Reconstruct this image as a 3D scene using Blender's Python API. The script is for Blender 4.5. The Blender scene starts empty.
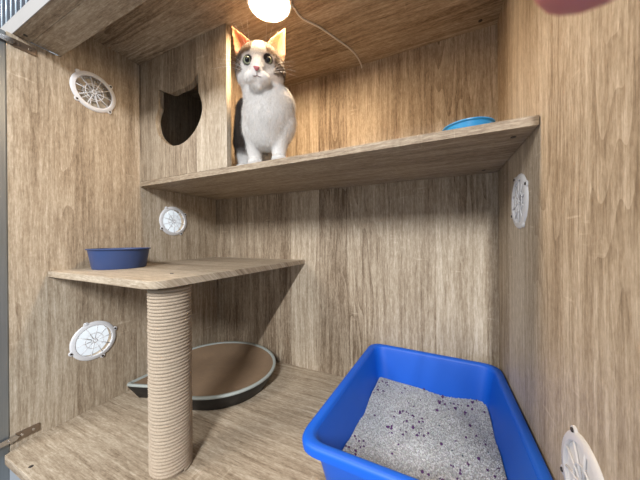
import bpy, bmesh, math, random
import numpy as np
from mathutils import Vector, Matrix
PI = math.pi
rnd = random.Random(7)

# ------------------------------------------------------------------ camera, world, light, exposure
sc = bpy.context.scene
COL = sc.collection
YAW, PITCH, ROLL = 0.437, -0.00224, -0.00703
CAMLOC = Vector((0.8593, -0.7945, 0.4571))
fw = Vector((-math.sin(YAW) * math.cos(PITCH), math.cos(YAW) * math.cos(PITCH), math.sin(PITCH)))
rt = Vector((math.cos(YAW), math.sin(YAW), 0))
up = rt.cross(fw)
rt2 = rt * math.cos(ROLL) + up * math.sin(ROLL)
up2 = rt2.cross(fw)
cd = bpy.data.cameras.new('camera'); cam = bpy.data.objects.new('camera', cd); COL.objects.link(cam)
cam.matrix_world = Matrix(((rt2.x, up2.x, -fw.x, CAMLOC.x), (rt2.y, up2.y, -fw.y, CAMLOC.y), (rt2.z, up2.z, -fw.z, CAMLOC.z), (0, 0, 0, 1)))
cd.sensor_width = 36; cd.lens = 14.286; cd.clip_start = 0.003; cd.clip_end = 50
cd.dof.use_dof = True; cd.dof.focus_distance = 0.7; cd.dof.aperture_fstop = 16
sc.camera = cam

W = bpy.data.worlds.new('world'); sc.world = W; W.use_nodes = True
bg = W.node_tree.nodes['Background']; bg.inputs[0].default_value = (0.80, 0.89, 1.0, 1); bg.inputs[1].default_value = 0.33

def area(name, loc, target, sx, sy, power, color):
    l = bpy.data.lights.new(name, 'AREA'); l.shape = 'RECTANGLE'; l.size = sx; l.size_y = sy
    l.energy = power; l.color = color
    o = bpy.data.objects.new(name, l); COL.objects.link(o); o.location = loc
    d = Vector(target) - Vector(loc); o.rotation_euler = d.to_track_quat('-Z', 'Y').to_euler()
    return o
# the room's ceiling tubes, running towards the cabinet, up and to the right behind the photographer
tube_light = area('room_tube_light', (1.05, -2.2, 1.40), (0.5, -0.1, 0.2), 0.03, 1.0, 64, (0.95, 0.97, 1.0))
zx = Vector((0.5, 0, 1.0)).normalized(); yx = Vector((0, 1, 0)); xx = yx.cross(zx)      # tube lies along Y
tube_light.rotation_euler = Matrix(((xx.x, yx.x, zx.x), (xx.y, yx.y, zx.y), (xx.z, yx.z, zx.z))).to_euler()
area('right_wall_fill', (-0.7, -2.3, 1.7), (1.0, -0.35, 0.55), 1.0, 0.8, 26, (1.0, 0.96, 0.92))  # added soft fill that brightens the right wall
area('vent_backlight', (-0.75, 0.0, 0.9), (-1.3, -0.1, 0.45), 0.5, 0.5, 9, (0.93, 0.98, 1.0))  # added lamp, lights only the backdrop behind the left vents

sc.view_settings.view_transform = 'Standard'; sc.view_settings.look = 'None'
sc.view_settings.gamma = 1; sc.view_settings.use_curve_mapping = False
sc.view_settings.exposure = 0.55

# ------------------------------------------------------------------ materials
class NT:
    def __init__(s, name):
        s.m = bpy.data.materials.new(name); s.m.use_nodes = True; s.t = s.m.node_tree
        s.b = s.t.nodes['Principled BSDF']; s.out = s.t.nodes['Material Output']
    def n(s, typ, **kw):
        x = s.t.nodes.new('ShaderNode' + typ)
        for k, v in kw.items(): setattr(x, k, v)
        return x
    def l(s, a, b): s.t.links.new(a, b)
    def math(s, op, a, b=None, c=None, clamp=False):
        x = s.n('Math', operation=op); x.use_clamp = clamp
        for i, v in enumerate((a, b, c)):
            if v is None: continue
            if isinstance(v, (int, float)): x.inputs[i].default_value = v
            else: s.l(v, x.inputs[i])
        return x.outputs[0]
    def comb(s, a, b, c):
        x = s.n('CombineXYZ')
        for i, v in enumerate((a, b, c)):
            if isinstance(v, (int, float)): x.inputs[i].default_value = v
            else: s.l(v, x.inputs[i])
        return x.outputs[0]
    def noise(s, vec, scale, detail=4, rough=.55, dist=0):
        x = s.n('TexNoise'); s.l(vec, x.inputs['Vector']); x.inputs['Scale'].default_value = scale
        x.inputs['Detail'].default_value = detail; x.inputs['Roughness'].default_value = rough; x.inputs['Distortion'].default_value = dist
        return x.outputs['Fac']
    def mr(s, v, a, b, c=0, d=1):
        x = s.n('MapRange'); s.l(v, x.inputs[0])
        for i, k in enumerate((a, b, c, d)): x.inputs[i + 1].default_value = k
        return x.outputs[0]
    def ramp(s, v, stops):
        x = s.n('ValToRGB'); s.l(v, x.inputs[0]); r = x.color_ramp
        r.elements[0].position, r.elements[0].color = stops[0][0], (*stops[0][1], 1)
        r.elements[1].position, r.elements[1].color = stops[-1][0], (*stops[-1][1], 1)
        for p, c in stops[1:-1]:
            e = r.elements.new(p); e.color = (*c, 1)
        return x.outputs[0]
    def mix(s, f, a, b, mode='MIX'):
        x = s.n('Mix', data_type='RGBA', blend_type=mode)
        if isinstance(f, (int, float)): x.inputs[0].default_value = f
        else: s.l(f, x.inputs[0])
        for i, v in ((6, a), (7, b)):
            if isinstance(v, tuple): x.inputs[i].default_value = (*v, 1)
            else: s.l(v, x.inputs[i])
        return x.outputs[2]
    def bump(s, h, strength, dist):
        x = s.n('Bump'); x.inputs['Strength'].default_value = strength; x.inputs['Distance'].default_value = dist
        s.l(h, x.inputs['Height']); s.l(x.outputs[0], s.b.inputs['Normal'])

def simple(name, col, rough=.5, metal=0, **kw):
    k = NT(name); k.b.inputs['Base Color'].default_value = (*col, 1)
    k.b.inputs['Roughness'].default_value = rough; k.b.inputs['Metallic'].default_value = metal
    for a, v in kw.items(): k.b.inputs[a.replace('_', ' ')].default_value = v
    return k.m

def plastic(name, col, rough=.35, var=.06, bscale=60, bs=.05):
    k = NT(name); tc = k.n('TexCoord').outputs['Object']
    n = k.noise(tc, 14, 4)
    c = k.mix(n, tuple(x * (1 - var) for x in col), tuple(min(1, x * (1 + var)) for x in col)); k.l(c, k.b.inputs['Base Color'])
    k.b.inputs['Roughness'].default_value = rough
    k.bump(k.noise(tc, bscale, 3), bs, .002)
    return k.m

def wood(name, u, v, seed, tint=(1, 1, 1), contrast=1.0, stave=8.0, cath=1.0, shift=0.0):
    """Limed-oak laminate: u is the axis across the grain, v the axis along it."""
    k = NT(name); sep = k.n('SeparateXYZ'); k.l(k.n('TexCoord').outputs['Object'], sep.inputs[0])
    U = k.math('ADD', sep.outputs[u], sep.outputs[3 - u - v]); V = sep.outputs[v]
    vo = k.n('TexVoronoi', voronoi_dimensions='1D', feature='F1'); vo.inputs['Scale'].default_value = stave
    k.l(k.math('ADD', U, seed * 3.7), vo.inputs['W'])
    sp = k.n('SeparateColor'); k.l(vo.outputs['Color'], sp.inputs[0])
    tone, off, msk = sp.outputs[0], sp.outputs[1], sp.outputs[2]
    off = k.math('MULTIPLY_ADD', off, 9.0, seed * 1.31)
    wav = k.noise(k.comb(k.math('MULTIPLY', U, .6), k.math('MULTIPLY', V, .6), off), 5, 2)
    Uw = k.math('MULTIPLY_ADD', wav, .016, U)
    n1 = k.noise(k.comb(Uw, k.math('MULTIPLY', V, .035), off), 110, 6, .68)
    n1b = k.noise(k.comb(Uw, k.math('MULTIPLY', V, .06), off), 26, 3, .5)
    c0 = k.noise(k.comb(k.math('MULTIPLY', U, 1.5), k.math('MULTIPLY', V, .16), off), 7.0, 2, .45, .15)
    cs = k.math('FRACT', k.math('MULTIPLY', c0, 19.0))
    cs = k.math('POWER', cs, 1.7)
    cm = k.mr(k.noise(k.comb(U, k.math('MULTIPLY', V, .5), k.math('ADD', off, 4.0)), 5, 1), .48, .62)
    cm = k.math('MULTIPLY', cm, k.mr(msk, .35, .55))
    cat_ = k.math('MULTIPLY', k.math('MULTIPLY', cs, cm), -.34 * cath)
    pore = k.noise(k.comb(Uw, k.math('MULTIPLY', V, .07), off), 620, 3, .7)
    rough_ = k.noise(k.comb(U, k.math('MULTIPLY', V, .33), off), 300, 3, .75)
    mid = k.noise(k.comb(Uw, k.math('MULTIPLY', V, .11), off), 210, 4, .75)
    fl = k.noise(k.comb(k.math('MULTIPLY', U, .5), k.math('MULTIPLY', V, 4.0), off), 42, 2, .5)
    flm = k.mr(k.noise(k.comb(U, V, k.math('ADD', off, 9.0)), 13, 1), .58, .7)
    fl = k.math('MULTIPLY', k.mr(fl, .6, .72), flm)
    dash = k.noise(k.comb(Uw, k.math('MULTIPLY', V, .13), off), 330, 2, .6)
    dash = k.mr(dash, .56, .68)
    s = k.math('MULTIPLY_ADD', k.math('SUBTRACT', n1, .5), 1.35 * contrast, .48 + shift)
    s = k.math('MULTIPLY_ADD', k.math('SUBTRACT', n1b, .5), .55 * contrast, s)
    s = k.math('MULTIPLY_ADD', k.math('SUBTRACT', tone, .5), .38 * contrast, s)
    s = k.math('ADD', s, cat_)
    s = k.math('MULTIPLY_ADD', k.math('SUBTRACT', pore, .5), .60, s)
    s = k.math('MULTIPLY_ADD', k.math('SUBTRACT', rough_, .5), .62, s)
    s = k.math('MULTIPLY_ADD', k.math('SUBTRACT', mid, .5), .8, s)
    s = k.math('MULTIPLY_ADD', dash, .15, s)
    s = k.math('MULTIPLY_ADD', fl, .24, s)
    col = k.ramp(s, [(.05, (.150, .103, .064)), (.3, (.270, .203, .137)), (.55, (.405, .323, .230)), (.8, (.54, .452, .340)), (1, (.66, .575, .46))])
    col = k.mix(1.0, col, tint, 'MULTIPLY')
    k.l(col, k.b.inputs['Base Color'])
    k.b.inputs['Roughness'].default_value = .55; k.b.inputs['Specular IOR Level'].default_value = .3
    k.bump(s, .25, .0012)
    return k.m

# ------------------------------------------------------------------ mesh helpers
def mesh_obj(name, me, mat=None, parent=None):
    o = bpy.data.objects.new(name, me); COL.objects.link(o)
    if mat is not None and not me.materials: me.materials.append(mat)
    if parent is not None: o.parent = parent
    return o
def obj(name, bm, mat, parent=None, smooth=False, recalc=True):
    if recalc: bmesh.ops.recalc_face_normals(bm, faces=bm.faces)
    me = bpy.data.meshes.new(name); bm.to_mesh(me); bm.free()
    if smooth:
        for p in me.polygons: p.use_smooth = True
    return mesh_obj(name, me, mat, parent)
def sharp_smooth(o, ang=35):
    me = o.data
    for p in me.polygons: p.use_smooth = True
    bm = bmesh.new(); bm.from_mesh(me)
    for e in bm.edges:
        if len(e.link_faces) == 2 and e.calc_face_angle(0) > math.radians(ang): e.smooth = False
    bm.to_mesh(me); bm.free(); return o
def box(bm, x0, x1, y0, y1, z0, z1, bev=0):
    r = bmesh.ops.create_cube(bm, size=1)
    vs = r['verts']
    for v in vs:
        v.co = Vector(((x0 + x1) / 2 + v.co.x * (x1 - x0), (y0 + y1) / 2 + v.co.y * (y1 - y0), (z0 + z1) / 2 + v.co.z * (z1 - z0)))
    if bev:
        es = list({e for v in vs for e in v.link_edges})
        bmesh.ops.bevel(bm, geom=es, offset=bev, segments=2, profile=.5, affect='EDGES')
    return bm
def bx(*a, **k): return box(bmesh.new(), *a, **k)
def prism(pts, z0, z1, bev=0, axis=2):
    """pts outline extruded along axis between z0 and z1"""
    bm = bmesh.new()
    def P(p, z):
        if axis == 2: return (p[0], p[1], z)
        if axis == 1: return (p[0], z, p[1])
        return (z, p[0], p[1])
    a = [bm.verts.new(P(p, z0)) for p in pts]; b = [bm.verts.new(P(p, z1)) for p in pts]
    bm.faces.new(a[::-1]); bm.faces.new(b)
    n = len(pts)
    for i in range(n): bm.faces.new((a[i], a[(i + 1) % n], b[(i + 1) % n], b[i]))
    if bev:
        es = [e for e in bm.edges if (e.verts[0] in a) == (e.verts[1] in a)]
        bmesh.ops.bevel(bm, geom=es, offset=bev, segments=2, profile=.5, affect='EDGES')
    return bm
def lathe(prof, n=64, close=False):
    bm = bmesh.new(); rings = []
    for r, z in prof:
        rings.append([bm.verts.new((0, 0, z))] if r < 1e-6 else [bm.verts.new((r * math.cos(2 * PI * i / n), r * math.sin(2 * PI * i / n), z)) for i in range(n)])
    pairs = list(zip(rings, rings[1:])) + ([(rings[-1], rings[0])] if close else [])
    for a, b in pairs:
        for i in range(n):
            j = (i + 1) % n
            if len(a) == 1 and len(b) == 1: continue
            if len(a) == 1: bm.faces.new((a[0], b[j], b[i]))
            elif len(b) == 1: bm.faces.new((a[i], a[j], b[0]))
            else: bm.faces.new((a[i], a[j], b[j], b[i]))
    return bm
def tube(bm, pts, r, n=8, cap=True):
    pts = [Vector(p) for p in pts]; rings = []; R = r if isinstance(r, (list, tuple)) else [r] * len(pts)
    prev = None
    for i, p in enumerate(pts):
        d = (pts[min(i + 1, len(pts) - 1)] - pts[max(i - 1, 0)]).normalized()
        a = (prev - d * prev.dot(d)).normalized() if prev is not None and (prev - d * prev.dot(d)).length > 1e-6 else d.orthogonal().normalized()
        prev = a; b = d.cross(a)
        rings.append([bm.verts.new(p + (a * math.cos(2 * PI * k / n) + b * math.sin(2 * PI * k / n)) * R[i]) for k in range(n)])
    for a, b in zip(rings, rings[1:]):
        for k in range(n): bm.faces.new((a[k], a[(k + 1) % n], b[(k + 1) % n], b[k]))
    if cap: bm.faces.new(rings[0][::-1]); bm.faces.new(rings[-1])
    return bm
def bez(ctrl, n=24):
    """Catmull-Rom through the control points"""
    P = [Vector(c) for c in ctrl]; P = [P[0] * 2 - P[1]] + P + [P[-1] * 2 - P[-2]]; out = []
    for i in range(1, len(P) - 2):
        for k in range(n):
            t = k / n
            out.append(.5 * ((2 * P[i]) + (-P[i - 1] + P[i + 1]) * t + (2 * P[i - 1] - 5 * P[i] + 4 * P[i + 1] - P[i + 2]) * t * t + (-P[i - 1] + 3 * P[i] - 3 * P[i + 1] + P[i + 2]) * t ** 3))
    out.append(P[-2]); return out
def tag(o, label=None, cat=None, group=None, kind=None):
    if label: o['label'] = label
    if cat: o['category'] = cat
    if group: o['group'] = group
    if kind: o['kind'] = kind
    return o
def empty(name, loc, label, cat, group=None):
    o = bpy.data.objects.new(name, None); COL.objects.link(o); o.location = loc; o.empty_display_size = .02
    return tag(o, label, cat, group)
def structure(o): o['kind'] = 'structure'; return o
def boolean(o, cutters):
    for c in cutters:
        m = o.modifiers.new('cut', 'BOOLEAN'); m.operation = 'DIFFERENCE'; m.solver = 'EXACT'; m.object = c
    dg = bpy.context.evaluated_depsgraph_get(); dg.update()
    me = bpy.data.meshes.new_from_object(o.evaluated_get(dg)); o.modifiers.clear(); o.data = me
    for c in cutters: bpy.data.objects.remove(c, do_unlink=True)
    return o
def mesh_from(name, V, F, cols=None, smooth=False):
    me = bpy.data.meshes.new(name); V = np.asarray(V, dtype=np.float32); F = np.asarray(F, dtype=np.int32)
    me.vertices.add(len(V)); me.vertices.foreach_set('co', V.ravel())
    k = F.shape[1]; me.loops.add(F.size); me.loops.foreach_set('vertex_index', F.ravel())
    me.polygons.add(len(F)); me.polygons.foreach_set('loop_start', np.arange(0, F.size, k, dtype=np.int32))
    me.update(calc_edges=True); me.validate()
    if smooth: me.polygons.foreach_set('use_smooth', [True] * len(me.polygons))
    if cols is not None:
        a = me.color_attributes.new('col', 'FLOAT_COLOR', 'POINT'); c = np.ones((len(V), 4), np.float32); c[:, :3] = cols
        a.data.foreach_set('color', c.ravel())
    return me

# ------------------------------------------------------------------ cabinet shell (1 unit = 1 m)
H, ZS, TS, DS = 1.0137, 0.6285, 0.0154, 0.305
FF, ZP, TP = 0.590, 0.3855, 0.0148
T = 0.016
w_back = wood('oak_back', 0, 2, 2.0, stave=9, cath=1.0)
w_left = wood('oak_left', 1, 2, 5.3, stave=7, cath=.7, contrast=.85, shift=.06)
w_right = wood('oak_right', 1, 2, 8.1, stave=7, cath=.7, contrast=.85, shift=.14)
w_floor = wood('oak_floor', 1, 0, 3.4, stave=6, cath=.35, contrast=.85, shift=-.02)
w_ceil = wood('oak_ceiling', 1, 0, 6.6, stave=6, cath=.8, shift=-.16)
w_shelf = wood('oak_shelf', 1, 0, 9.2, stave=6, cath=.5, contrast=.7, shift=-.05)
w_plat = wood('oak_platform', 1, 0, 12.2, stave=8, cath=.4, contrast=.7, shift=.05)
w_panel = wood('oak_panel', 0, 2, 15.6, stave=9, cath=1.3, contrast=.8)
w_beam = wood('oak_beam', 1, 0, 17.7, stave=9, cath=.4, contrast=.6)
w_beam2 = wood('oak_beam_front', 1, 0, 21.7, stave=5, cath=1.8, contrast=.9, shift=-.12)
white_edge = plastic('pale_edge_band', (.36, .345, .33), .5)
dark_hole = simple('dark_screw', (.035, .028, .024), .5)
steel = NT('brushed_steel')
tc = steel.n('TexCoord').outputs['Object']
steel.b.inputs['Metallic'].default_value = .7
sm_ = steel.n('Mapping'); sm_.inputs['Scale'].default_value = (400, 400, 6); steel.l(tc, sm_.inputs[0])
nn = steel.noise(sm_.outputs[0], 1, 3)
steel.l(steel.mix(nn, (.22, .235, .24), (.34, .36, .365)), steel.b.inputs['Base Color']); steel.l(steel.mr(nn, 0, 1, .3, .5), steel.b.inputs['Roughness'])
steel = steel.m
chrome = simple('hinge_metal', (.55, .55, .56), .25, 1.0)

structure(obj('wall_back', bx(-T, 1 + T, 0, T, -T, H + T), w_back))
wl = structure(obj('wall_left', bx(-T, 0, -.578, 0, -T, H + T), w_left))
structure(obj('floor', prism([(0, 0), (0, -.548), (.008, -.572), (.016, -FF), (1, -FF), (1, 0)], -.020, 0, .0008), w_floor))
wr = structure(obj('wall_right', bx(1, 1 + T, -.60, 0, -T, H + T), w_right))
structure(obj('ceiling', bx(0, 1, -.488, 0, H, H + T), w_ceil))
structure(obj('trim_1', bx(0, 1, -.540, -.4885, .922, .957, bev=.0008), w_beam))
structure(obj('trim_2', bx(-.45, 1, -.568, -.5405, .922, .957, bev=.0006), w_beam2))
structure(obj('trim_3', bx(-.45, 1, -.5695, -.5682, .9215, .958), white_edge))
structure(obj('trim_4', bx(-.03, 1, -.560, -.5405, -.060, -.0205), steel))

# vents ---------------------------------------------------------------
white_pl = plastic('white_plastic', (.74, .74, .75), .4, .02)
VR, VO = .052, .0405
left_vents = [(-.421, .867), (-.426, .184), (-.192, .526)]
right_vents = [(-.195, .527), (-.430, .189)]
cut = [obj('cutter', bx(-.1, .1, -.7, -.4885, .9205, 1.2), None)]
for y, z in left_vents:
    bm = bmesh.new(); bmesh.ops.create_cone(bm, cap_ends=True, segments=64, radius1=VO + .001, radius2=VO + .001, depth=.1)
    bmesh.ops.transform(bm, matrix=Matrix.Translation((0, y, z)) @ Matrix.Rotation(PI / 2, 4, 'Y'), verts=bm.verts)
    cut.append(obj('cutter', bm, None))
boolean(wl, cut)
cut = []
for y, z in right_vents:
    bm = bmesh.new(); bmesh.ops.create_cone(bm, cap_ends=True, segments=64, radius1=VO + .001, radius2=VO + .001, depth=.1)
    bmesh.ops.transform(bm, matrix=Matrix.Translation((1, y, z)) @ Matrix.Rotation(PI / 2, 4, 'Y'), verts=bm.verts)
    cut.append(obj('cutter', bm, None))
boolean(wr, cut)

def vent(loc, inward, spin, label, backing, both=False, depth=.0006):
    """round louvre cover; local +Z points into the cabinet"""
    root = empty('air_vent', loc, label, 'air vent', 'round white air vents in the side walls')
    root.rotation_euler = (0, PI / 2 * inward, 0)
    bm = lathe([(VO, 0), (VO, .0030), (VO + .0015, .0040), (VR - .003, .0034), (VR - .0005, .0015), (VR, 0)], 80, close=True)
    for q in range(4):       # four screw ears on the rim
        a = spin + q * PI / 2
        b2 = bmesh.new(); bmesh.ops.create_cone(b2, cap_ends=True, segments=20, radius1=.0062, radius2=.0055, depth=.0026)
        bmesh.ops.translate(b2, verts=b2.verts, vec=((VR - .0008) * math.cos(a), (VR - .0008) * math.sin(a), .0016))
        me = bpy.data.meshes.new('t'); b2.to_mesh(me); b2.free(); bm.from_mesh(me); bpy.data.meshes.remove(me)
    sharp_smooth(obj('frame', bm, white_pl, root))
    def grille(z0, rot, name='grille'):
        g = bmesh.new()
        for q in range(10):
            a = rot + q * PI / 5
            c, s = math.cos(a), math.sin(a)
            tube(g, [(c * .004, s * .004, z0), (c * (VO + .0005), s * (VO + .0005), z0)], .0013, 6)
        for rr, th in ((.0205, .0011), (.0045, .0022)):
            n = 48; pts = [(rr * math.cos(2 * PI * i / n), rr * math.sin(2 * PI * i / n), z0) for i in range(n + 1)]
            tube(g, pts, th, 6, cap=False)
        return obj(name, g, white_pl, root, smooth=True)
    grille(.0020, spin + .1)
    if both: grille(-.0095, spin + .35, 'outer_grille')
    if backing:
        bm = lathe([(0, depth), (VO + .0002, depth), (VO + .0002, depth - .0026), (0, depth - .0026)], 64)
        obj('backing_plate', bm, backing, root)
    for q in (0, 1, 2, 3):
        a = spin + q * PI / 2
        b2 = bmesh.new(); bmesh.ops.create_cone(b2, cap_ends=True, segments=16, radius1=.0028, radius2=.0024, depth=.0016)
        bmesh.ops.translate(b2, verts=b2.verts, vec=((VR + .0002) * math.cos(a), (VR + .0002) * math.sin(a), .0035))
        obj('screw', b2, dark_hole if q != 2 else white_pl, root)
    return root
beige = wood('oak_outer', 1, 2, 31.0, tint=(1.0, .95, .86), shift=.1)
vent((0, -0.421, .867), 1, .75, 'round white vent high on the left wall, wood seen behind its ribs', plastic('vent_back', (.50, .45, .37), .7, .15), True, -.0135)
vent((0, -0.426, .184), 1, .35, 'round white vent low on the left wall, left of the rope post', None)
vent((0, -0.192, .526), 1, .55, 'round bright vent on the left wall between upper shelf and corner platform', None)
vent((1, -.195, .527), -1, .5, 'round white vent on the right wall just under the upper shelf', white_pl)
vent((1, -.430, .189), -1, .4, 'round white vent low on the right wall beside the blue litter tray', white_pl)
# white backdrop added outside and lit so the open left vents look bright
structure(obj('wall_backdrop', bx(-1.3, -1.28, -1.2, 1.2, -.6, 1.6), plastic('backdrop_white', (.85, .86, .86), .6)))

# screws / cam covers in the boards ------------------------------------
def slot(parent, loc, normal_axis=2, r=.0042, sign=-1):
    b2 = bmesh.new(); bmesh.ops.create_cone(b2, cap_ends=True, segments=20, radius1=r, radius2=r * .9, depth=.0012)
    bmesh.ops.translate(b2, verts=b2.verts, vec=loc)
    return obj('screw', b2, dark_hole, parent)

# upper shelf -----------------------------------------------------------
sh = tag(obj('upper_shelf', bx(.0006, .9985, -DS, -.0006, ZS, ZS + TS, bev=.0008), w_shelf), 'long oak-look board shelf running under the standing cat', 'shelf')
slot(sh, (.975, -.265, ZS - .0003)); slot(sh, (.963, -.042, ZS - .0003))
for x in (.25, .5, .75): slot(sh, (x, -.01, ZS - .0003), r=.001)

# cat-face panel ----------------------------------------------------------
SZ = ZS + TS + .0004
HOLE = [(.097, .912), (.109, .908), (.130, .897), (.154, .886), (.175, .887), (.193, .889), (.215, .888), (.235, .893), (.250, .905), (.265, .918), (.2662, .890), (.267, .862), (.277, .838), (.281, .81), (.269, .78), (.245, .754), (.208, .735), (.166, .732), (.125, .749), (.093, .779), (.081, .818), (.086, .840), (.098, .858), (.097, .885)]
def smooth_outline(pts, sharp, n=6):
    out = []; N = len(pts)
    for i in range(N):
        p0, p1, p2, p3 = (Vector(pts[(i + k) % N]) for k in (-1, 0, 1, 2))
        if i in sharp: p0 = p1 * 2 - p2
        if (i + 1) % N in sharp: p3 = p2 * 2 - p1
        for k in range(n):
            t = k / n
            q = .5 * (2 * p1 + (-p0 + p2) * t + (2 * p0 - 5 * p1 + 4 * p2 - p3) * t * t + (-p0 + 3 * p1 - 3 * p2 + p3) * t ** 3)
            out.append((q.x, q.y))
    return out
hole = smooth_outline(HOLE, {0, 3, 7, 9, 11, 22})
pn = obj('cutout_panel', bx(.0006, .3690, -DS + .0005, -DS + .0165, SZ, H - .0006, bev=.0006), w_panel)
cutter = obj('cutter', prism(hole, -.4, -.2, axis=1), None)
boolean(pn, [cutter])
tag(obj('hole_shade_board', bx(.272, .286, -DS + .0170, -.0008, SZ, H - .0006, bev=.0005), wood('oak_shade_board', 1, 2, 25.6, stave=8)), 'oak-look divider added behind the cut-out panel to keep its hole dark', 'blocker')  # added board, blocks the puck lamp so the cat-face hole stays dark
tag(pn, 'oak-look upright panel with a cut-out hole shaped like a cat face', 'panel')

# corner platform ----------------------------------------------------------
A, B, Cn = Vector((.0006, -.516)), Vector((.412, -.519)), Vector((.428, -.0006))
rr = .030; pts = [(.0006, -.0006), (A.x, A.y)]
d1 = (A - B).normalized(); d2 = (Cn - B).normalized(); ce = B + (d1 + d2) * rr
for k in range(9):
    t = k / 8 * PI / 2
    pts.append(tuple(ce - d2 * rr * math.cos(t) - d1 * rr * math.sin(t)))
pts.append(tuple(Cn))
pl = tag(obj('corner_platform', prism(pts, ZP - TP, ZP, .0012), w_plat), 'lower oak-look corner platform carrying the navy bowl on top of the rope post', 'shelf')
slot(pl, (.335, -.432, ZP + .0003), r=.004)

# rope scratching post -------------------------------------------------------
PX, PY, PR = .365, -.457, .0370
post = empty('scratching_post', (PX, PY, 0), 'round scratching post wound with beige sisal rope under the platform corner', 'scratching post')
bm = lathe([(0, .0003), (PR - .0025, .0003), (PR - .0025, ZP - TP - .0003), (0, ZP - TP - .0003)], 48)
obj('core', bm, simple('card_core', (.25, .19, .13), .9), post)
rope_m = NT('sisal_rope'); tc = rope_m.n('TexCoord').outputs['Object']
att = rope_m.n('VertexColor', layer_name='col').outputs[0]
nz = rope_m.noise(tc, 700, 3, .7); nz2 = rope_m.noise(tc, 60, 3)
c = rope_m.ramp(nz, [(.25, (.22, .165, .11)), (.5, (.40, .32, .235)), (.8, (.57, .48, .375))])
c = rope_m.mix(rope_m.mr(nz2, .3, .7, 0, .35), c, (.42, .32, .23)); 
rope_m.l(c, rope_m.b.inputs['Base Color']); rope_m.b.inputs['Roughness'].default_value = .9
rope_m.bump(nz, .5, .001); rope_m = rope_m.m
pitch = .00640; r0 = pitch / 2; turns = (ZP - TP - pitch * 1.1) / pitch; spt = 150; n = int(turns * spt); nk = 10
i = np.arange(n + 1); th = 2 * PI * i / spt; z = r0 + .0004 + pitch * i / spt
rnp = np.random.RandomState(3)
wob = np.interp(i, np.arange(0, n + 40, 40), rnp.normal(0, .00034, len(np.arange(0, n + 40, 40))))
wob2 = np.interp(i, np.arange(0, n + 25, 25), rnp.normal(0, .00022, len(np.arange(0, n + 25, 25))))
sarc = th * PR
V = np.zeros((n + 1, nk, 3))
for k in range(nk):
    ph = 2 * PI * k / nk
    rad = r0 * (1.0 + .13 * np.cos(3 * ph - sarc * 2 * PI / .0085))
    R_ = PR - r0 * .45 + wob + rad * np.cos(ph)
    V[:, k, 0] = R_ * np.cos(th); V[:, k, 1] = R_ * np.sin(th); V[:, k, 2] = z + wob2 + rad * np.sin(ph)
idx = np.arange(n)[:, None] * nk + np.arange(nk)[None, :]; idn = np.arange(n)[:, None] * nk + (np.arange(nk)[None, :] + 1) % nk
F = np.stack([idx, idn, idn + nk, idx + nk], -1).reshape(-1, 4)
mesh_obj('rope', mesh_from('rope', V.reshape(-1, 3), F, smooth=True), rope_m, post)
# stray sisal fibres
FV = []; FF_ = []
for q in range(1500):
    a = rnd.uniform(0, 2 * PI); zz = rnd.uniform(.01, ZP - TP - .012); L = rnd.uniform(.002, .006)
    base = Vector(((PR + .0005) * math.cos(a), (PR + .0005) * math.sin(a), zz)); o_ = Vector((math.cos(a), math.sin(a), 0)); t_ = Vector((-math.sin(a), math.cos(a), 0))
    d = (o_ * rnd.uniform(.3, 1) + t_ * rnd.uniform(-1, 1) + Vector((0, 0, rnd.uniform(-.6, .6)))).normalized()
    s_ = d.cross(o_); s_ = (s_.normalized() if s_.length > 1e-4 else t_) * .00012
    k0 = len(FV); FV += [base - s_, base + s_, base + d * L]; FF_.append((k0, k0 + 1, k0 + 2))
fo_ = mesh_obj('rope_fuzz', mesh_from('rope_fuzz', [tuple(v) for v in FV], FF_), rope_m, post); fo_['kind'] = 'stuff'

# navy bowl ------------------------------------------------------------------
navy = plastic('navy_plastic', (.030, .058, .165), .42, .05); navy_in = plastic('steel_insert', (.55, .55, .56), .3)
bowl = empty('food_bowl', (.086, -.405, ZP + .0003), 'navy blue straight-sided food bowl on the corner platform', 'bowl')
sharp_smooth(obj('shell', lathe([(0, .003), (.0515, .003), (.053, 0), (.0565, 0), (.0580, .003), (.0655, .0480), (.0690, .0490), (.0695, .0502), (.0685, .0515), (.0650, .0512), (.0630, .047), (.0540, .007), (0, .006)], 96), navy, bowl), 40)

# light blue dish ---------------------------------------------------------------
cyan = plastic('cyan_plastic', (.02, .25, .55), .35)
dish = empty('water_dish', (.918, -.150, ZS + TS + .0003), 'light blue dish at the right end of the upper shelf', 'dish')
sharp_smooth(obj('shell', lathe([(0, .002), (.036, .002), (.037, 0), (.039, 0), (.040, .003), (.0475, .052), (.0505, .0545), (.0505, .0565), (.0470, .0570), (.0450, .053), (.038, .008), (0, .006)], 96), cyan, dish), 40)

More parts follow.
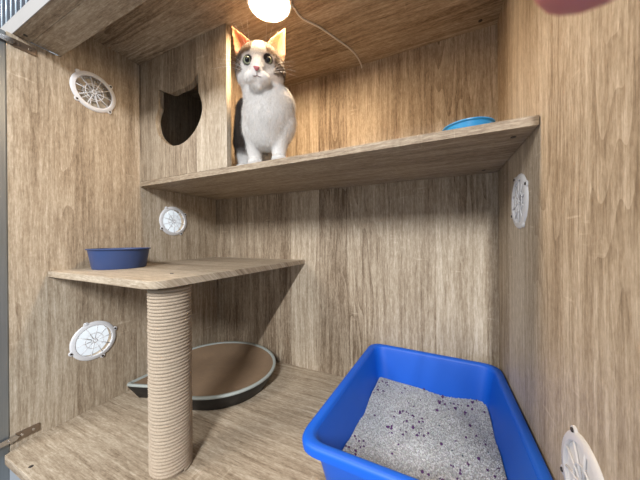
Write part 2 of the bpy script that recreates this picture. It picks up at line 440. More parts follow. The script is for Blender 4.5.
# puck lamp and its cable ------------------------------------------------------------
LX, LY = .510, -.312
lamp = empty('puck_lamp', (LX, LY, H), 'round white ceiling lamp glowing just above the cat', 'lamp')
sharp_smooth(obj('housing', lathe([(0, -.0005), (.050, -.0005), (.0515, -.003), (.0515, -.0130), (.0500, -.0160), (.0465, -.0165), (.0450, -.0150), (.0445, -.0115), (0, -.0115)], 72), plastic('lamp_white', (.82, .80, .76), .4), lamp), 35)
em = NT('lamp_diffuser'); em.b.inputs['Emission Color'].default_value = (1, .74, .48, 1); em.b.inputs['Emission Strength'].default_value = 165; em.b.inputs['Base Color'].default_value = (.9, .9, .9, 1)
obj('diffuser', lathe([(0, -.0150), (.030, -.0149), (.041, -.0143), (.0440, -.0130), (.0440, -.0120), (0, -.0120)], 72), em.m, lamp, smooth=True)
cb = obj('lamp_cable', tube(bmesh.new(), bez([(LX + .040, LY + .030, H - .005), (.552, -.235, H - .0022), (.581, -.189, H - .0022), (.606, -.135, H - .0022), (.628, -.085, H - .0022), (.638, -.045, H - .0030), (.640, -.010, H - .0050), (.6402, -.0025, H - .012)], 10), .0022, 8), plastic('cable_white', (.72, .68, .63), .45), None, smooth=True)
tag(cb, 'thin pale cable running from the lamp along the ceiling to the back wall', 'cable')
slot_c = obj('ceiling_screw', prism([(.0045 * math.cos(t * PI / 8), .0045 * math.sin(t * PI / 8)) for t in range(16)], -.0012, .0004), dark_hole)
slot_c.location = (.959, -.030, H); tag(slot_c, 'dark screw in the ceiling board near the right back corner', 'screw')
for lx, ly, lz, nm, lb in ((.018, -.5545, .922, 'rail_screw', 'dark screw under the front rail at its left end'), (.107, -.578, .0, 'floor_screw', 'small dark screw in the floor board at its front left corner')):
    s_ = obj(nm, prism([(.0036 * math.cos(t * PI / 8), .0036 * math.sin(t * PI / 8)) for t in range(16)], -.0008, .0008), dark_hole)
    s_.location = (lx, ly, lz); tag(s_, lb, 'screw')

# cat-head shaped scratching tray --------------------------------------------------------
TRAY = (.202, -.1775)
def tray_outline():
    pts = []
    N = 180
    for k in range(N):
        t = 2 * PI * k / N
        a, b = .196, .174
        # axis of the oval turned a little
        ang = t; x = a * math.cos(ang); y = b * math.sin(ang)
        rot = -.28; X = x * math.cos(rot) - y * math.sin(rot); Y = x * math.sin(rot) + y * math.cos(rot)
        pts.append(Vector((X, Y)))
    return pts
def add_ear(pts, tip, half, sharp=1.6):
    """pull the outline out to a pointed ear"""
    tip = Vector(tip); a0 = math.atan2(tip.y, tip.x); out = []
    for p in pts:
        a = math.atan2(p.y, p.x); d = (a - a0 + PI) % (2 * PI) - PI
        w = max(0, 1 - abs(d) / half)
        w = w ** sharp
        rad = p.length * (1 - w) + tip.length * w
        out.append(Vector((math.cos(a), math.sin(a))) * rad)
    return out
o2 = add_ear(add_ear(tray_outline(), (.050 - TRAY[0], -.378 - TRAY[1]), .40), (.235 - TRAY[0], -.378 - TRAY[1]), .26)
def loft(outl, prof, closed_bottom=False, closed_top=False):
    """prof: (inset in metres, z)"""
    bm = bmesh.new(); rings = []; N = len(outl)
    nrm = []
    for k in range(N):
        d = outl[(k + 2) % N] - outl[k - 2]; nrm.append(Vector((d.y, -d.x)).normalized())
    for ins, z in prof:
        if ins > .05: rings.append([bm.verts.new((*(p * (1 - ins / .18)), z)) for p in outl])
        else: rings.append([bm.verts.new((*(p * (1 - ins * .55 / .18) - nn_ * ins * .45), z)) for p, nn_ in zip(outl, nrm)])
    for a, b in zip(rings, rings[1:]):
        for k in range(N): bm.faces.new((a[k], a[(k + 1) % N], b[(k + 1) % N], b[k]))
    if closed_bottom: bm.faces.new(rings[0][::-1])
    if closed_top: bm.faces.new(rings[-1])
    return bm
tray = empty('cat_scratcher_tray', (TRAY[0], TRAY[1], .0003), 'black oval tray with pointed ears and a brown cardboard bed in the back left corner', 'cat scratcher')
black_pl = plastic('black_plastic', (.008, .008, .009), .5)
rim_m = plastic('grey_green_rim', (.36, .39, .36), .5)
card = NT('cardboard'); tc = card.n('TexCoord').outputs['Object']
mp = card.n('Mapping'); mp.inputs['Scale'].default_value = (40, 900, 40); mp.inputs['Rotation'].default_value = (0, 0, .5); card.l(tc, mp.inputs[0])
f1 = card.noise(mp.outputs[0], 1, 3); f2 = card.noise(tc, 35, 5)
c = card.mix(f1, (.15, .095, .052), (.27, .18, .108)); c = card.mix(card.mr(f2, .35, .7), c, (.19, .125, .075)); card.l(c, card.b.inputs['Base Color']); card.b.inputs['Roughness'].default_value = .9
card.bump(f1, .4, .001); card = card.m
obj('shell', loft(o2, [(.030, 0), (.024, .002), (.006, .034), (.0012, .0445)], closed_bottom=True), black_pl, tray, smooth=True)
sharp_smooth(obj('rim', loft(o2, [(.0012, .0440), (0, .0452), (0, .0490), (.0015, .0505), (.0075, .0505), (.0090, .0490), (.0095, .040)]), rim_m, tray), 50)
obj('scratch_pad', loft(o2, [(.0085, .0465), (.0115, .0440), (.026, .0250), (.050, .0140), (.075, .0110), (.13, .0100)], closed_top=True), card, tray, smooth=True)

# blue litter box ------------------------------------------------------------------------------
blue = plastic('blue_plastic', (.002, .105, .60), .48, .05, 25, .06)
def rrect(x0, x1, y0, y1, r, n=8, corners=None):
    """rounded rectangle from four free corners (BL, BR, TR, TL)"""
    Cs = corners or [(x0, y0), (x1, y0), (x1, y1), (x0, y1)]; out = []
    for k in range(4):
        p = Vector(Cs[k]); a = (Vector(Cs[k - 1]) - p).normalized(); b = (Vector(Cs[(k + 1) % 4]) - p).normalized()
        for j in range(n + 1):
            t = j / n; q0 = p + a * r; q1 = p + b * r
            out.append((1 - t) ** 2 * q0 + 2 * t * (1 - t) * p + t * t * q1)
    return out
BX = [(.648, -.446), (.9975, -.450), (.9985, -.022), (.667, -.006)]     # outer rim corners
bc = sum((Vector(p) for p in BX), Vector((0, 0))) / 4
RZ = .136
def ring(inset, z, r):
    Cs = []
    for k in range(4):
        p = Vector(BX[k]); a = (Vector(BX[k - 1]) - p).normalized(); b = (Vector(BX[(k + 1) % 4]) - p).normalized()
        Cs.append(p + (a + b) * inset)
    return [(q.x - bc.x, q.y - bc.y, z) for q in rrect(0, 0, 0, 0, max(r, .006), corners=Cs)]
def ringloft(rs, bottom=False, top=False):
    bm = bmesh.new(); R_ = [[bm.verts.new(p) for p in r] for r in rs]; N = len(R_[0])
    for a, b in zip(R_, R_[1:]):
        for k in range(N): bm.faces.new((a[k], a[(k + 1) % N], b[(k + 1) % N], b[k]))
    if bottom: bm.faces.new(R_[0][::-1])
    if top: bm.faces.new(R_[-1])
    return bm
lb = empty('litter_box', (bc.x, bc.y, .0003), 'blue open plastic litter tray in the right corner', 'litter tray')
sharp_smooth(obj('tub', ringloft([ring(.043, .0, .034), ring(.039, .003, .036), ring(.0165, RZ - .016, .036), ring(.0145, RZ - .006, .036), ring(.0185, RZ - .006, .033), ring(.0215, RZ - .016, .032), ring(.041, .008, .032), ring(.047, .005, .030)], True, True), blue, lb), 50)
sharp_smooth(obj('rim', ringloft([ring(.0150, RZ - .0120, .034), ring(.0030, RZ - .0180, .040), ring(.0004, RZ - .0160, .041), ring(.0, RZ - .006, .040), ring(.0020, RZ - .0012, .039), ring(.0050, RZ, .038), ring(.0130, RZ, .034), ring(.0165, RZ - .002, .034), ring(.0185, RZ - .0075, .033)]), blue, lb), 50)

# litter pellets: nobody could count them
def litter():
    rs = np.random.RandomState(11)
    zf = .048
    cs = []
    for k in range(4):
        p = Vector(BX[k]); a = (Vector(BX[k - 1]) - p).normalized(); b = (Vector(BX[(k + 1) % 4]) - p).normalized()
        q = p + (a + b) * .0355; cs.append((q.x, q.y))
    x0, x1, y0, y1 = .69, .97, -.43, -.05
    def hgt(x, y):
        return zf + .006 * np.sin(x * 19 + 1) * np.cos(y * 13) + .0035 * np.sin(x * 43 + y * 31) + .0022 * np.sin(y * 67 - x * 29) + .006 * np.exp(-((x - .86) ** 2 + (y + .20) ** 2) / .006) - .005 * np.exp(-((x - .83) ** 2 + (y + .165) ** 2) / .0005)
    def inside(x, y, m):
        ok = np.ones_like(x, bool)
        for k in range(4):
            ax, ay = cs[k]; bx_, by_ = cs[(k + 1) % 4]; L = math.hypot(bx_ - ax, by_ - ay)
            ok &= ((bx_ - ax) * (y - ay) - (by_ - ay) * (x - ax)) / L > m
        return ok
    n = 34000
    x = rs.uniform(x0, x1, n); y = rs.uniform(y0, y1, n); ok = inside(x, y, .0012); x = x[ok]; y = y[ok]; n = len(x)
    z = hgt(x, y) + rs.uniform(-.0012, .0014, n)
    oc = np.array([(1, 0, 0), (-1, 0, 0), (0, 1, 0), (0, -1, 0), (0, 0, 1), (0, 0, -1)], float)
    fc = np.array([(0, 2, 4), (2, 1, 4), (1, 3, 4), (3, 0, 4), (2, 0, 5), (1, 2, 5), (3, 1, 5), (0, 3, 5)])
    s = rs.uniform(.0010, .0021, n)[:, None, None]
    Q = rs.normal(size=(n, 3, 3)); Q, _ = np.linalg.qr(Q)
    P = (oc[None] * rs.uniform(.7, 1.2, (n, 1, 3))) @ Q * s
    P = P + np.stack([x, y, z], -1)[:, None]
    F = (fc[None] + (np.arange(n) * 6)[:, None, None]).reshape(-1, 3)
    g = rs.uniform(.30, .66, n)[:, None]; c = g * np.array([.97, .98, 1.0]) + rs.uniform(-.02, .02, (n, 3))
    cl = rs.uniform(0, 1, n) < (.0022 + .011 * (np.sin(x * 31 + 2) * np.sin(y * 27 + 1) > .25))
    c[cl] = np.array([.085, .022, .115]); bl = rs.uniform(0, 1, n) < .004; c[bl] = np.array([.03, .05, .09])
    P[cl] = (P[cl] - P[cl].mean(1, keepdims=True)) * 2.1 + P[cl].mean(1, keepdims=True) + np.array([0, 0, .0012])
    c = np.repeat(c, 6, 0)
    # bed below the top layer
    gx, gy = 60, 80; bxs = np.linspace(x0, x1, gx); bys = np.linspace(y0, y1, gy)
    X, Y = np.meshgrid(bxs, bys, indexing='ij'); X = X.copy(); Y = Y.copy()
    # squeeze the bed grid into the quadrilateral
    a_, b_ = np.meshgrid(np.linspace(0, 1, gx), np.linspace(0, 1, gy), indexing='ij')
    c0, c1, c2, c3 = (np.array(q) for q in cs)
    PQ = (1 - a_)[..., None] * (1 - b_)[..., None] * c0 + a_[..., None] * (1 - b_)[..., None] * c1 + a_[..., None] * b_[..., None] * c2 + (1 - a_)[..., None] * b_[..., None] * c3
    X, Y = PQ[..., 0], PQ[..., 1]
    VB = np.stack([X, Y, hgt(X, Y) - .0002], -1).reshape(-1, 3); base = len(P) * 6
    ii, jj = np.meshgrid(np.arange(gx - 1), np.arange(gy - 1), indexing='ij'); q0 = base + ii * gy + jj
    F2 = np.concatenate([np.stack([q0, q0 + gy, q0 + gy + 1], -1).reshape(-1, 3), np.stack([q0, q0 + gy + 1, q0 + 1], -1).reshape(-1, 3)])
    V = np.concatenate([P.reshape(-1, 3), VB]); cc = np.concatenate([c, np.full((len(VB), 3), .32)])
    k = NT('litter_pellets'); a = k.n('VertexColor', layer_name='col'); k.l(a.outputs[0], k.b.inputs['Base Color']); k.b.inputs['Roughness'].default_value = .75
    o = mesh_obj('cat_litter', mesh_from('cat_litter', V, np.concatenate([F, F2]), cc), k.m)
    tag(o, 'pale grey cat litter with purple specks filling the blue tray', 'cat litter', kind='stuff')
litter()

# steel door frame, hinges, grille of the upper cage ------------------------------------------------
fr = tag(obj('door_frame', bx(-.034, -.0010, -.600, -.5785, -.09, .9205, bev=.002), steel), 'upright brushed steel door frame along the left edge', 'door frame')
def hinge(z, label, s=1):
    h = empty('door_hinge', (0, -.575, z), label, 'hinge', 'steel door hinges')
    obj('wall_leaf', bx(.0004, .0026, .004, .042, -.009, .009, bev=.0006), simple('hinge_bronze', (.28, .22, .17), .35, .8), h)
    bm = prism([(-.036, -.006), (.004, -.006), (.010, .0), (.004, .007), (-.036, .004)], .0028, .0058, .0005, axis=0)
    obj('arm', bm, chrome, h)
    for y in (.014, .032):
        b2 = bmesh.new(); bmesh.ops.create_cone(b2, cap_ends=True, segments=16, radius1=.003, radius2=.0026, depth=.0014)
        bmesh.ops.transform(b2, matrix=Matrix.Translation((.0030, y, 0)) @ Matrix.Rotation(PI / 2, 4, 'Y'), verts=b2.verts); obj('screw', b2, chrome, h)
    for y in (-.022, -.006):
        b2 = bmesh.new(); bmesh.ops.create_cone(b2, cap_ends=True, segments=16, radius1=.0028, radius2=.0022, depth=.0014)
        bmesh.ops.transform(b2, matrix=Matrix.Translation((.0062, y, 0)) @ Matrix.Rotation(PI / 2, 4, 'Y'), verts=b2.verts); obj('screw', b2, chrome, h)
    return h
hinge(.020, 'small steel hinge at the bottom of the left door frame')
hinge(.902, 'small steel hinge at the top of the left door frame')
gr = empty('cage_grille', (0, -.556, .958), 'white upright bars of the cage door above the front rail', 'cage grille')
for q in range(34):
    x = -.317 + q * .0290
    obj('bar', tube(bmesh.new(), [(x, 0, .0002), (x, 0, .16)], .0017, 10), simple('bar_white', (.62, .72, .80), .3, .2) if q == 0 else bpy.data.materials['bar_white'], gr, smooth=True)
structure(obj('cage_shade_backing', bx(-.45, 1, -.5395, -.4885, .9575, 1.15), simple('upper_cage_shade', (.03, .04, .06), .6)))  # dark block standing in for the shade behind the cage bars

# ------------------------------------------------------------------ the cat
CA = math.atan2(.58218731, .81305469)
cat = None
def build_cat():
    bm = bmesh.new()
    def ell(c, r, rot=None):
        m = Matrix.Translation(c) @ (rot or Matrix()) @ Matrix.Diagonal((*r, 1))
        bmesh.ops.create_icosphere(bm, subdivisions=4, radius=1, matrix=m)
    def cap(a, b, ra, rb, n=10):
        a = Vector(a); b = Vector(b)
        for i in range(n + 1):
            t = i / n; r = ra + (rb - ra) * t
            bmesh.ops.create_icosphere(bm, subdivisions=3, radius=r, matrix=Matrix.Translation(a.lerp(b, t)))
    # head
    ell((-.031, -.020, .866), (.0545, .055, .050))
    ell((-.060, -.026, .846), (.027, .036, .033)); ell((.000, -.026, .851), (.028, .036, .033))
    ell((-.0475, -.066, .8115), (.0170, .017, .0125)); ell((-.0235, -.066, .8125), (.0170, .017, .0125))
    ell((-.0350, -.058, .8010), (.013, .014, .009))
    cap((-.034, -.052, .868), (-.036, -.074, .824), .021, .0120)
    ell((-.032, -.038, .832), (.038, .028, .024))
    # ears
    def ear(bo, bi, tip, sgn):
        bo, bi, tip = Vector(bo), Vector(bi), Vector(tip)
        mid = (bo + bi) / 2; upv = tip - mid; ac = bi - bo
        nS, nH = 12, 14; grids = []
        for off in (0, .0042):
            g = []
            for h in range(nH + 1):
                hh = h / nH; w = (1 - hh) ** .80 * (1 + .28 * math.sin(PI * hh)); row = []
                for s in range(nS + 1):
                    ss = s / nS * 2 - 1
                    p = mid + upv * (hh - .22 * (1 - hh)) + ac * (ss * .5 * max(w, .05))
                    dep = (.012 * (1 - ss * ss) * (1 - hh) ** .7) + off * (1 - .45 * hh)
                    p = p + Vector((0, dep + .006 * (1 - hh) * abs(ss) * -.6, 0))
                    row.append(bm.verts.new(p))
                g.append(row)
            grids.append(g)
        for g in grids:
            for h in range(nH):
                for s in range(nS): bm.faces.new((g[h][s], g[h][s + 1], g[h + 1][s + 1], g[h + 1][s]))
        a, b = grids
        for h in range(nH):
            for s in (0, nS): bm.faces.new((a[h][s], a[h + 1][s], b[h + 1][s], b[h][s]))
        for s in range(nS):
            for h in (0, nH): bm.faces.new((a[h][s], a[h][s + 1], b[h][s + 1], b[h][s]))
    ear((-.084, -.024, .880), (-.046, -.030, .912), (-.0955, -.028, .953), -1)
    ear((.027, -.024, .888), (-.018, -.030, .916), (.0285, -.028, .966), 1)
    # neck, chest, shoulders
    cap((-.030, -.008, .838), (-.012, .008, .790), .048, .056)
    cap((-.010, .006, .785), (-.012, .010, .765), .062, .0635, 4); cap((-.012, .010, .765), (-.014, .016, .728), .0635, .048, 10)
    ell((-.046, .020, .745), (.032, .036, .048)); ell((.024, .006, .748), (.030, .036, .048))
    # front legs and paws
    for pts, rs in ((((-.052, .020, .735), (-.050, .030, .700), (-.047, .038, .664)), (.027, .020, .0165)),
                    (((.016, .004, .735), (.014, .002, .700), (.012, .002, .664)), (.027, .020, .0165))):
        cap(pts[0], pts[1], rs[0], rs[1]); cap(pts[1], pts[2], rs[1], rs[2])
    for c in ((-.047, .030), (.012, -.006)):
        ell((c[0], c[1], .6556), (.0185, .021, .0118))
        for q in (-.0125, -.0045, .0045, .0125): ell((c[0] + q, c[1] - .014 + abs(q) * .35, .6535), (.0056, .0085, .0088))
    # trunk, haunches, hind paws
    cap((-.024, .045, .762), (-.048, .140, .722), .058, .060, 14)
    cap((-.068, .052, .800), (-.072, .090, .725), .028, .038, 12)
    ell((-.074, .124, .702), (.036, .050, .052)); ell((-.012, .140, .702), (.040, .050, .052))
    for c in ((-.084, .094), (.000, .110)):
        ell((c[0], c[1], .6562), (.017, .030, .012))
        for q in (-.011, -.004, .004, .011): ell((c[0] + q, c[1] - .024 + abs(q) * .35, .6535), (.0054, .0080, .0088))
        cap((c[0] + .002, c[1] + .01, .662), (c[0] + .006, c[1] + .02, .70), .016, .03)
    # tail wrapped round the far side
    t = bez([(-.045, .190, .690), (-.020, .212, .667), (.020, .200, .660), (.050, .160, .659), (.058, .125, .659)], 6)
    for i, p in enumerate(t): bmesh.ops.create_icosphere(bm, subdivisions=3, radius=.0145 - .0035 * i / len(t), matrix=Matrix.Translation(p))
    me = bpy.data.meshes.new('cat'); bm.to_mesh(me); bm.free()
    o = bpy.data.objects.new('cat', me); COL.objects.link(o)
    m = o.modifiers.new('r', 'REMESH'); m.mode = 'VOXEL'; m.voxel_size = .0024
    m = o.modifiers.new('s', 'SMOOTH'); m.factor = .5; m.iterations = 12
    dg = bpy.context.evaluated_depsgraph_get(); dg.update()
    me2 = bpy.data.meshes.new_from_object(o.evaluated_get(dg)); o.modifiers.clear(); o.data = me2; bpy.data.meshes.remove(me)
    me2.name = 'cat'
    n = len(me2.vertices); P = np.zeros(n * 3, np.float32); me2.vertices.foreach_get('co', P); P = P.reshape(-1, 3)
    N = np.zeros(n * 3, np.float32); me2.vertex_normals.foreach_get('vector', N); N = N.reshape(-1, 3)
    rs = np.random.RandomState(5)
    x, y, z = P.T
    # smooth pseudo noise for the coat's edges
    ns = np.sin(x * 210 + z * 90) * .35 + np.sin(z * 260 - y * 170 + 1) * .35 + np.sin(x * 470 + y * 330 + z * 410) * .3
    C_ = np.tile(np.array([.87, .85, .82]), (n, 1))
    def sm(v, a, b): t = np.clip((v - a) / (b - a), 0, 1); return t * t * (3 - 2 * t)
    def paint(mask, col):
        nonlocal C_
        C_ = C_ * (1 - mask[:, None]) + np.asarray(col) * mask[:, None]
    xr = x + .034 - (z - .85) * .04; ax = np.abs(xr)
    tan = np.array([.34, .23, .14]); gb = np.array([.19, .145, .11]); dk = np.array([.060, .046, .038])
    # dark saddle over back and flanks
    back = sm(y + .006 * ns, .030, .042) * sm(z + .008 * ns, .690, .708)
    side_l = sm(-x + .004 * ns, .060, .070) * sm(y + .005 * ns, .010, .022) * sm(z, .690, .708) * (z < .84); back = np.maximum(back, side_l)
    paint(back, dk)
    tailm = sm(y, .13, .15) * sm(.69 - z, 0, .01); paint(tailm, dk)
    # back of the neck and head
    nape = sm(y, .012, .026) * sm(z, .80, .83); paint(nape, gb * .6)
    head = sm(z, .800, .806) * (y < .045)
    blaze = .0055 + .30 * np.clip(.905 - z, 0, 1) + .0012 * ns
    crown = sm(ax, blaze, blaze + .003) * sm(z + .002 * ns, .864, .870) * head
    st = .5 + .5 * np.sin(ax * 620 + z * 130 + ns)
    paint(crown, tan * .72); paint(crown * st * .5, gb * .5)
    side = sm(ax + .002 * ns, .0335, .0385) * sm(z + .003 * ns, .828, .836) * (1 - sm(z, .872, .880)) * head
    st2 = .5 + .5 * np.sin(z * 520 + ax * 210 + ns * .8)
    paint(side, gb * 1.25); paint(side * sm(st2, .45, .8) * .75, gb * .38)
    top = sm(z, .902, .908) * (ax < .03) * (y > -.062); paint(top * .8, tan * 1.1)
    # eye rims
    for ex, ez in ((-.0570, .8515), (-.0120, .8565)):
        d = np.hypot((x - ex) * 1.0, (z - ez) * 1.05); front = (y < -.035)
        paint((1 - sm(d, .0098, .0118)) * front, (.035, .026, .022))
        paint(sm(d, .0112, .0132) * (1 - sm(d, .0140, .0170)) * front * .35, (.75, .70, .64))
        # dark line from the outer corner
    # ears: furry outside, inside pink with an orange lamp glow painted in
    for (cx, cz, tx, tz) in ((-.065, .896, -.0955, .953), (.0045, .902, .0285, .966)):
        ux, uz = tx - cx, tz - cz; L = math.hypot(ux, uz); hh = ((x - cx) * ux + (z - cz) * uz) / L / L; lat = np.abs((x - cx) * uz - (z - cz) * ux) / L
        reg = sm(hh, .08, .16) * (lat < .032) * (y < .01) * (z > .884)
        paint(reg, tan * .95)
        inner = reg * sm(-N[:, 1], .15, .45)
        paint(inner, (.78, .34, .17)); 
        paint(inner * (1 - sm(hh, .1, .5)) * .6, (.66, .30, .27))
    a = me2.color_attributes.new('col', 'FLOAT_COLOR', 'POINT'); cc = np.ones((n, 4), np.float32); cc[:, :3] = C_; a.data.foreach_set('color', cc.ravel())
    me2.polygons.foreach_set('use_smooth', [True] * len(me2.polygons))
    k = NT('cat_coat'); at = k.n('VertexColor', layer_name='col'); tcc = k.n('TexCoord').outputs['Object']
    nf = k.noise(tcc, 380, 3, .7); col = k.mix(k.mr(nf, .3, .7, 0, .22), at.outputs[0], (.25, .21, .17), 'MIX')
    k.l(at.outputs[0], k.b.inputs['Base Color']); k.b.inputs['Roughness'].default_value = .85; k.b.inputs['Specular IOR Level'].default_value = .15
    k.b.inputs['Sheen Weight'].default_value = .25; k.b.inputs['Sheen Roughness'].default_value = .4
    k.bump(nf, .3, .0012)
    # thin skin and fur pass some light, as round the ears
    tr = k.n('BsdfTranslucent'); k.l(at.outputs[0], tr.inputs[0]); mx = k.n('MixShader'); mx.inputs[0].default_value = .25
    k.l(k.b.outputs[0], mx.inputs[1]); k.l(tr.outputs[0], mx.inputs[2]); k.l(mx.outputs[0], k.out.inputs[0])
    me2.materials.clear(); me2.materials.append(k.m)
    tag(o, 'white and brown tabby cat standing on the upper shelf beside the cut-out panel', 'cat')
    o.rotation_euler = (0, 0, CA); o.location = (.49, -.27, .0002)
    # short coat of fur, every strand a small blade
    tri = []
    me2.calc_loop_triangles()
    T_ = np.zeros(len(me2.loop_triangles) * 3, np.int32); me2.loop_triangles.foreach_get('vertices', T_); T_ = T_.reshape(-1, 3)
    A_, B_, D_ = P[T_[:, 0]], P[T_[:, 1]], P[T_[:, 2]]
    ar = np.linalg.norm(np.cross(B_ - A_, D_ - A_), axis=1); ctr = (A_ + B_ + D_) / 3
    w = ar.copy(); w *= np.where(ctr[:, 1] > .08, .35, 1)
    pick = rs.choice(len(T_), 70000, p=w / w.sum()); uv = rs.uniform(0, 1, (len(pick), 2)); fl = uv.sum(1) > 1; uv[fl] = 1 - uv[fl]
    a0, b0, d0 = T_[pick].T
    Q = P[a0] * (1 - uv.sum(1))[:, None] + P[b0] * uv[:, :1] + P[d0] * uv[:, 1:]
    Nn = (N[a0] + N[b0] + N[d0]); Nn /= np.linalg.norm(Nn, axis=1)[:, None]; Cc = C_[a0]
    qx, qy, qz = Q.T
    earz = (qz > .905) & ((np.abs(qx + .032) > .030)); facem = (qz > .80) & (qy < -.03)
    keep = np.ones(len(Q), bool)
    for ex, ey, ez in ((-.0570, -.0615, .8515), (-.0120, -.0615, .8565)): keep &= ~((np.hypot(qx - ex, qz - ez) < .0108) & (qy < -.03))
    keep &= ~((np.abs(qx + .036) < .006) & (np.abs(qz - .819) < .006) & (qy < -.06))
    keep &= qz > .650
    ln = np.where(qz > .81, .0050, .0085); ln = np.where(facem, .0032, ln); ln = np.where(earz, .0022, ln); ln = np.where(qz < .69, .0035, ln)
    ln = ln * rs.uniform(.6, 1.25, len(Q))
    flow = np.zeros_like(Q); flow[:, 2] = -1.0; flow[facem] = np.stack([(qx + .034) * 14, np.full(len(Q), .5), (qz - .835) * 18], -1)[facem]
    flow[earz] = (0, 0, 1.2)
    flow -= Nn * (flow * Nn).sum(1)[:, None]
    d = Nn * np.where(facem, .35, .45)[:, None] + flow * .8 + rs.normal(0, .22, Q.shape); d /= np.linalg.norm(d, axis=1)[:, None]
    sd = np.cross(d, Nn + rs.normal(0, .3, Q.shape)); sd /= np.linalg.norm(sd, axis=1)[:, None] + 1e-9
    wd = .00030
    Q, d, sd, ln, Cc = Q[keep], d[keep], sd[keep], ln[keep], Cc[keep]; m_ = len(Q)
    VV = np.stack([Q - sd * wd, Q + sd * wd, Q + d * ln[:, None]], 1).reshape(-1, 3)
    Cc = Cc * rs.uniform(.78, 1.1, (m_, 1)); Cc = np.clip(np.repeat(Cc, 3, 0), 0, .9)
    fur = mesh_obj('fur', mesh_from('fur', VV, np.arange(m_ * 3).reshape(-1, 3), Cc), k.m, o); fur['kind'] = 'stuff'
    # eyes
    eye_m = NT('cat_eye'); tco = eye_m.n('TexCoord').outputs['Object']; sp = eye_m.n('SeparateXYZ'); eye_m.l(tco, sp.inputs[0])
    rad = eye_m.math('SQRT', eye_m.math('ADD', eye_m.math('POWER', sp.outputs[0], 2.0), eye_m.math('POWER', sp.outputs[2], 2.0)))
    eye_m.l(eye_m.ramp(eye_m.mr(rad, .0, .0100), [(.0, (.10, .12, .07)), (.45, (.24, .28, .18)), (.72, (.34, .37, .24)), (.88, (.03, .03, .02))]), eye_m.b.inputs['Base Color'])
    eye_m.b.inputs['Roughness'].default_value = .06; eye_m.b.inputs['Coat Weight'].default_value = .8; eye_m = eye_m.m
    pup = simple('pupil_black', (.004, .004, .005), .05)
    for ex, ez in ((-.0570, .8515), (-.0120, .8565)):
        b = bmesh.new(); bmesh.ops.create_uvsphere(b, u_segments=40, v_segments=24, radius=.0100)
        e = obj('eye', b, eye_m, o, smooth=True); e.location = (ex, -.0612, ez); e.rotation_euler = (math.radians(14), 0, 0)
        b = bmesh.new(); bmesh.ops.create_uvsphere(b, u_segments=32, v_segments=16, radius=1); bmesh.ops.scale(b, verts=b.verts, vec=(.0050, .0026, .0058)); bmesh.ops.translate(b, verts=b.verts, vec=(0, -.0082, 0))
        obj('pupil', b, pup, e, smooth=True)
    # nose
    b = bmesh.new(); pts = [(-.0066, .0042), (-.003, .0052), (.003, .0052), (.0066, .0042), (.0052, .0008), (.0014, -.0034), (-.0014, -.0034), (-.0052, .0008)]
    b = prism(pts, -.003, .0035, .0012, axis=1)
    nose = obj('nose', b, plastic('nose_pink', (.40, .10, .11), .4), o, smooth=True); nose.location = (-.036, -.0862, .8200); nose.rotation_euler = (math.radians(20), 0, 0)
    b = bmesh.new()
    def onto(px_, pz_):   # project towards +y onto the face
        h, loc, nn_, _ = o.ray_cast(Vector((px_, -.2, pz_)), Vector((0, 1, 0)))
        return Vector((px_, (loc.y if h else -.08) - .0009, pz_))
    for s in (-1, 1):
        tube(b, [onto(-.0355 + s * q[0], q[1]) for q in ((0, .8150), (0, .8105), (.0020, .8088), (.0045, .8078), (.0070, .8072), (.0092, .8074))], [.0007, .0007, .0008, .0008, .0006, .0003], 6)
    obj('mouth', b, simple('mouth_line', (.16, .07, .06), .7), o, smooth=True)
    # whiskers and brow hairs, each a part
    wm = simple('whisker_white', (.85, .83, .80), .4)
    for s in (-1, 1):
        for q in range(4):
            h0 = onto(-.0355 + s * (.016 + .004 * (q % 2)), .8165 - .0036 * (q // 2) * 1.0)
            L = .060 + rnd.uniform(-.008, .010); a = math.radians(24 - q * 11 + rnd.uniform(-4, 4))
            e_ = h0 + Vector((s * L * math.cos(a), .006 - .02, L * math.sin(a) * .8)); mid = h0.lerp(e_, .5) + Vector((0, -.006, .005))
            obj('whisker', tube(bmesh.new(), bez([h0, mid, e_], 6), [.00014 * (1 - i / 13) + .00005 for i in range(13)], 5), wm, o)
        for q in range(3):
            h0 = onto(-.034 + s * (.017 + .004 * q), .878 + .002 * q)
            e_ = h0 + Vector((s * (.004 + .010 * q), -.016, .050 - .008 * q)); mid = h0.lerp(e_, .5) + Vector((0, -.008, -.002))
            obj('brow_whisker', tube(bmesh.new(), bez([h0, mid, e_], 6), [.00022 * (1 - i / 13) + .00006 for i in range(13)], 5), wm, o)
    return o
cat = build_cat()

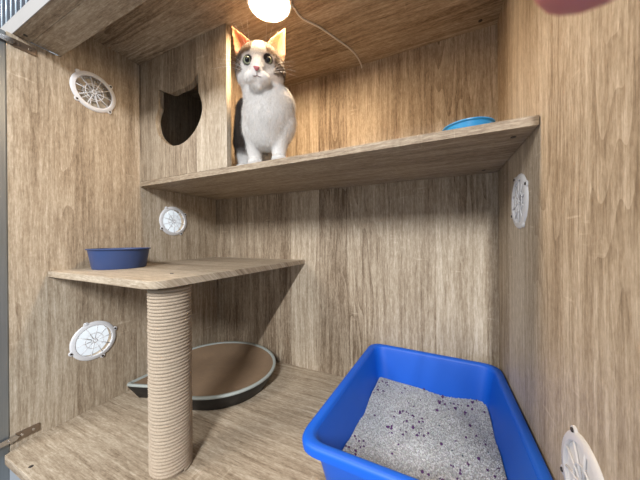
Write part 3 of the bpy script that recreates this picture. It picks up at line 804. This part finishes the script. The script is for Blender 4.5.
# ------------------------------------------------------------------ the photographer's hand, one fingertip over the lens
def cam_pt(p): return CAMLOC + rt2 * p[0] + up2 * p[1] + fw * p[2]
def build_hand():
    V = []; E = []; R = []
    def chain(pts, rads, root=None):
        prev = root
        for p, r in zip(pts, rads):
            V.append(cam_pt(p)); R.append(r); i = len(V) - 1
            if prev is not None: E.append((prev, i))
            prev = i
        return prev
    chain([(.105, .035, -.110)], [.026])                      # wrist = root 0
    palm = []
    # knuckles: index, middle, ring, little
    kn = [(.084, .092, -.040), (.102, .088, -.040), (.119, .078, -.045), (.132, .062, -.054)]
    for q, p in enumerate(kn):
        a = chain([tuple(np.array((.105, .035, -.110)) * .5 + np.array(p) * .5), p], [.0155, .0105], 0); palm.append(a)
    chain([(.070, .086, .000), (.052, .070, .026), (.0375, .0415, .0325), (  .0318, .0309, .0320)], [.0090, .0084, .0080, .0074], palm[0])
    chain([(.100, .102, -.004), (.088, .100, .022), (.078, .090, .030), (.072, .082, .026)], [.0092, .0086, .0080, .0072], palm[1])
    chain([(.120, .094, -.012), (.112, .094, .014), (.103, .086, .022), (.098, .078, .018)], [.0088, .0082, .0076, .0068], palm[2])
    chain([(.136, .076, -.028), (.134, .078, -.006), (.127, .072, .003), (.122, .066, .001)], [.0078, .0072, .0066, .0060], palm[3])
    chain([(.082, .036, -.085), (.064, .040, -.062), (.054, .050, -.040), (.052, .058, -.024)], [.0150, .0110, .0098, .0084], 0)
    chain([(.115, -.02, -.17), (.13, -.10, -.26), (.14, -.17, -.34)], [.026, .034, .040], 0)
    me = bpy.data.meshes.new('hand'); me.from_pydata(V, E, [])
    o = bpy.data.objects.new('hand', me); COL.objects.link(o)
    m = o.modifiers.new('skin', 'SKIN'); m.use_smooth_shade = True
    sv = me.skin_vertices[0].data
    for i, r in enumerate(R): sv[i].radius = (r, r)
    sv[0].use_root = True
    s = o.modifiers.new('sub', 'SUBSURF'); s.levels = 2; s.render_levels = 2
    dg = bpy.context.evaluated_depsgraph_get(); dg.update()
    m2 = bpy.data.meshes.new_from_object(o.evaluated_get(dg)); o.modifiers.clear(); o.data = m2
    k = NT('skin'); n_ = k.noise(k.n('TexCoord').outputs['Object'], 90, 4)
    k.l(k.mix(n_, (.44, .13, .13), (.54, .20, .18)), k.b.inputs['Base Color']); k.b.inputs['Roughness'].default_value = .5
    k.b.inputs['Subsurface Weight'].default_value = .3; k.b.inputs['Subsurface Radius'].default_value = (.006, .002, .001); k.b.inputs['Subsurface Scale'].default_value = 1
    m2.materials.clear(); m2.materials.append(k.m)
    for p in m2.polygons: p.use_smooth = True
    tag(o, 'blurred pink fingertip of a hand reaching in at the top right edge', 'hand')
build_hand()
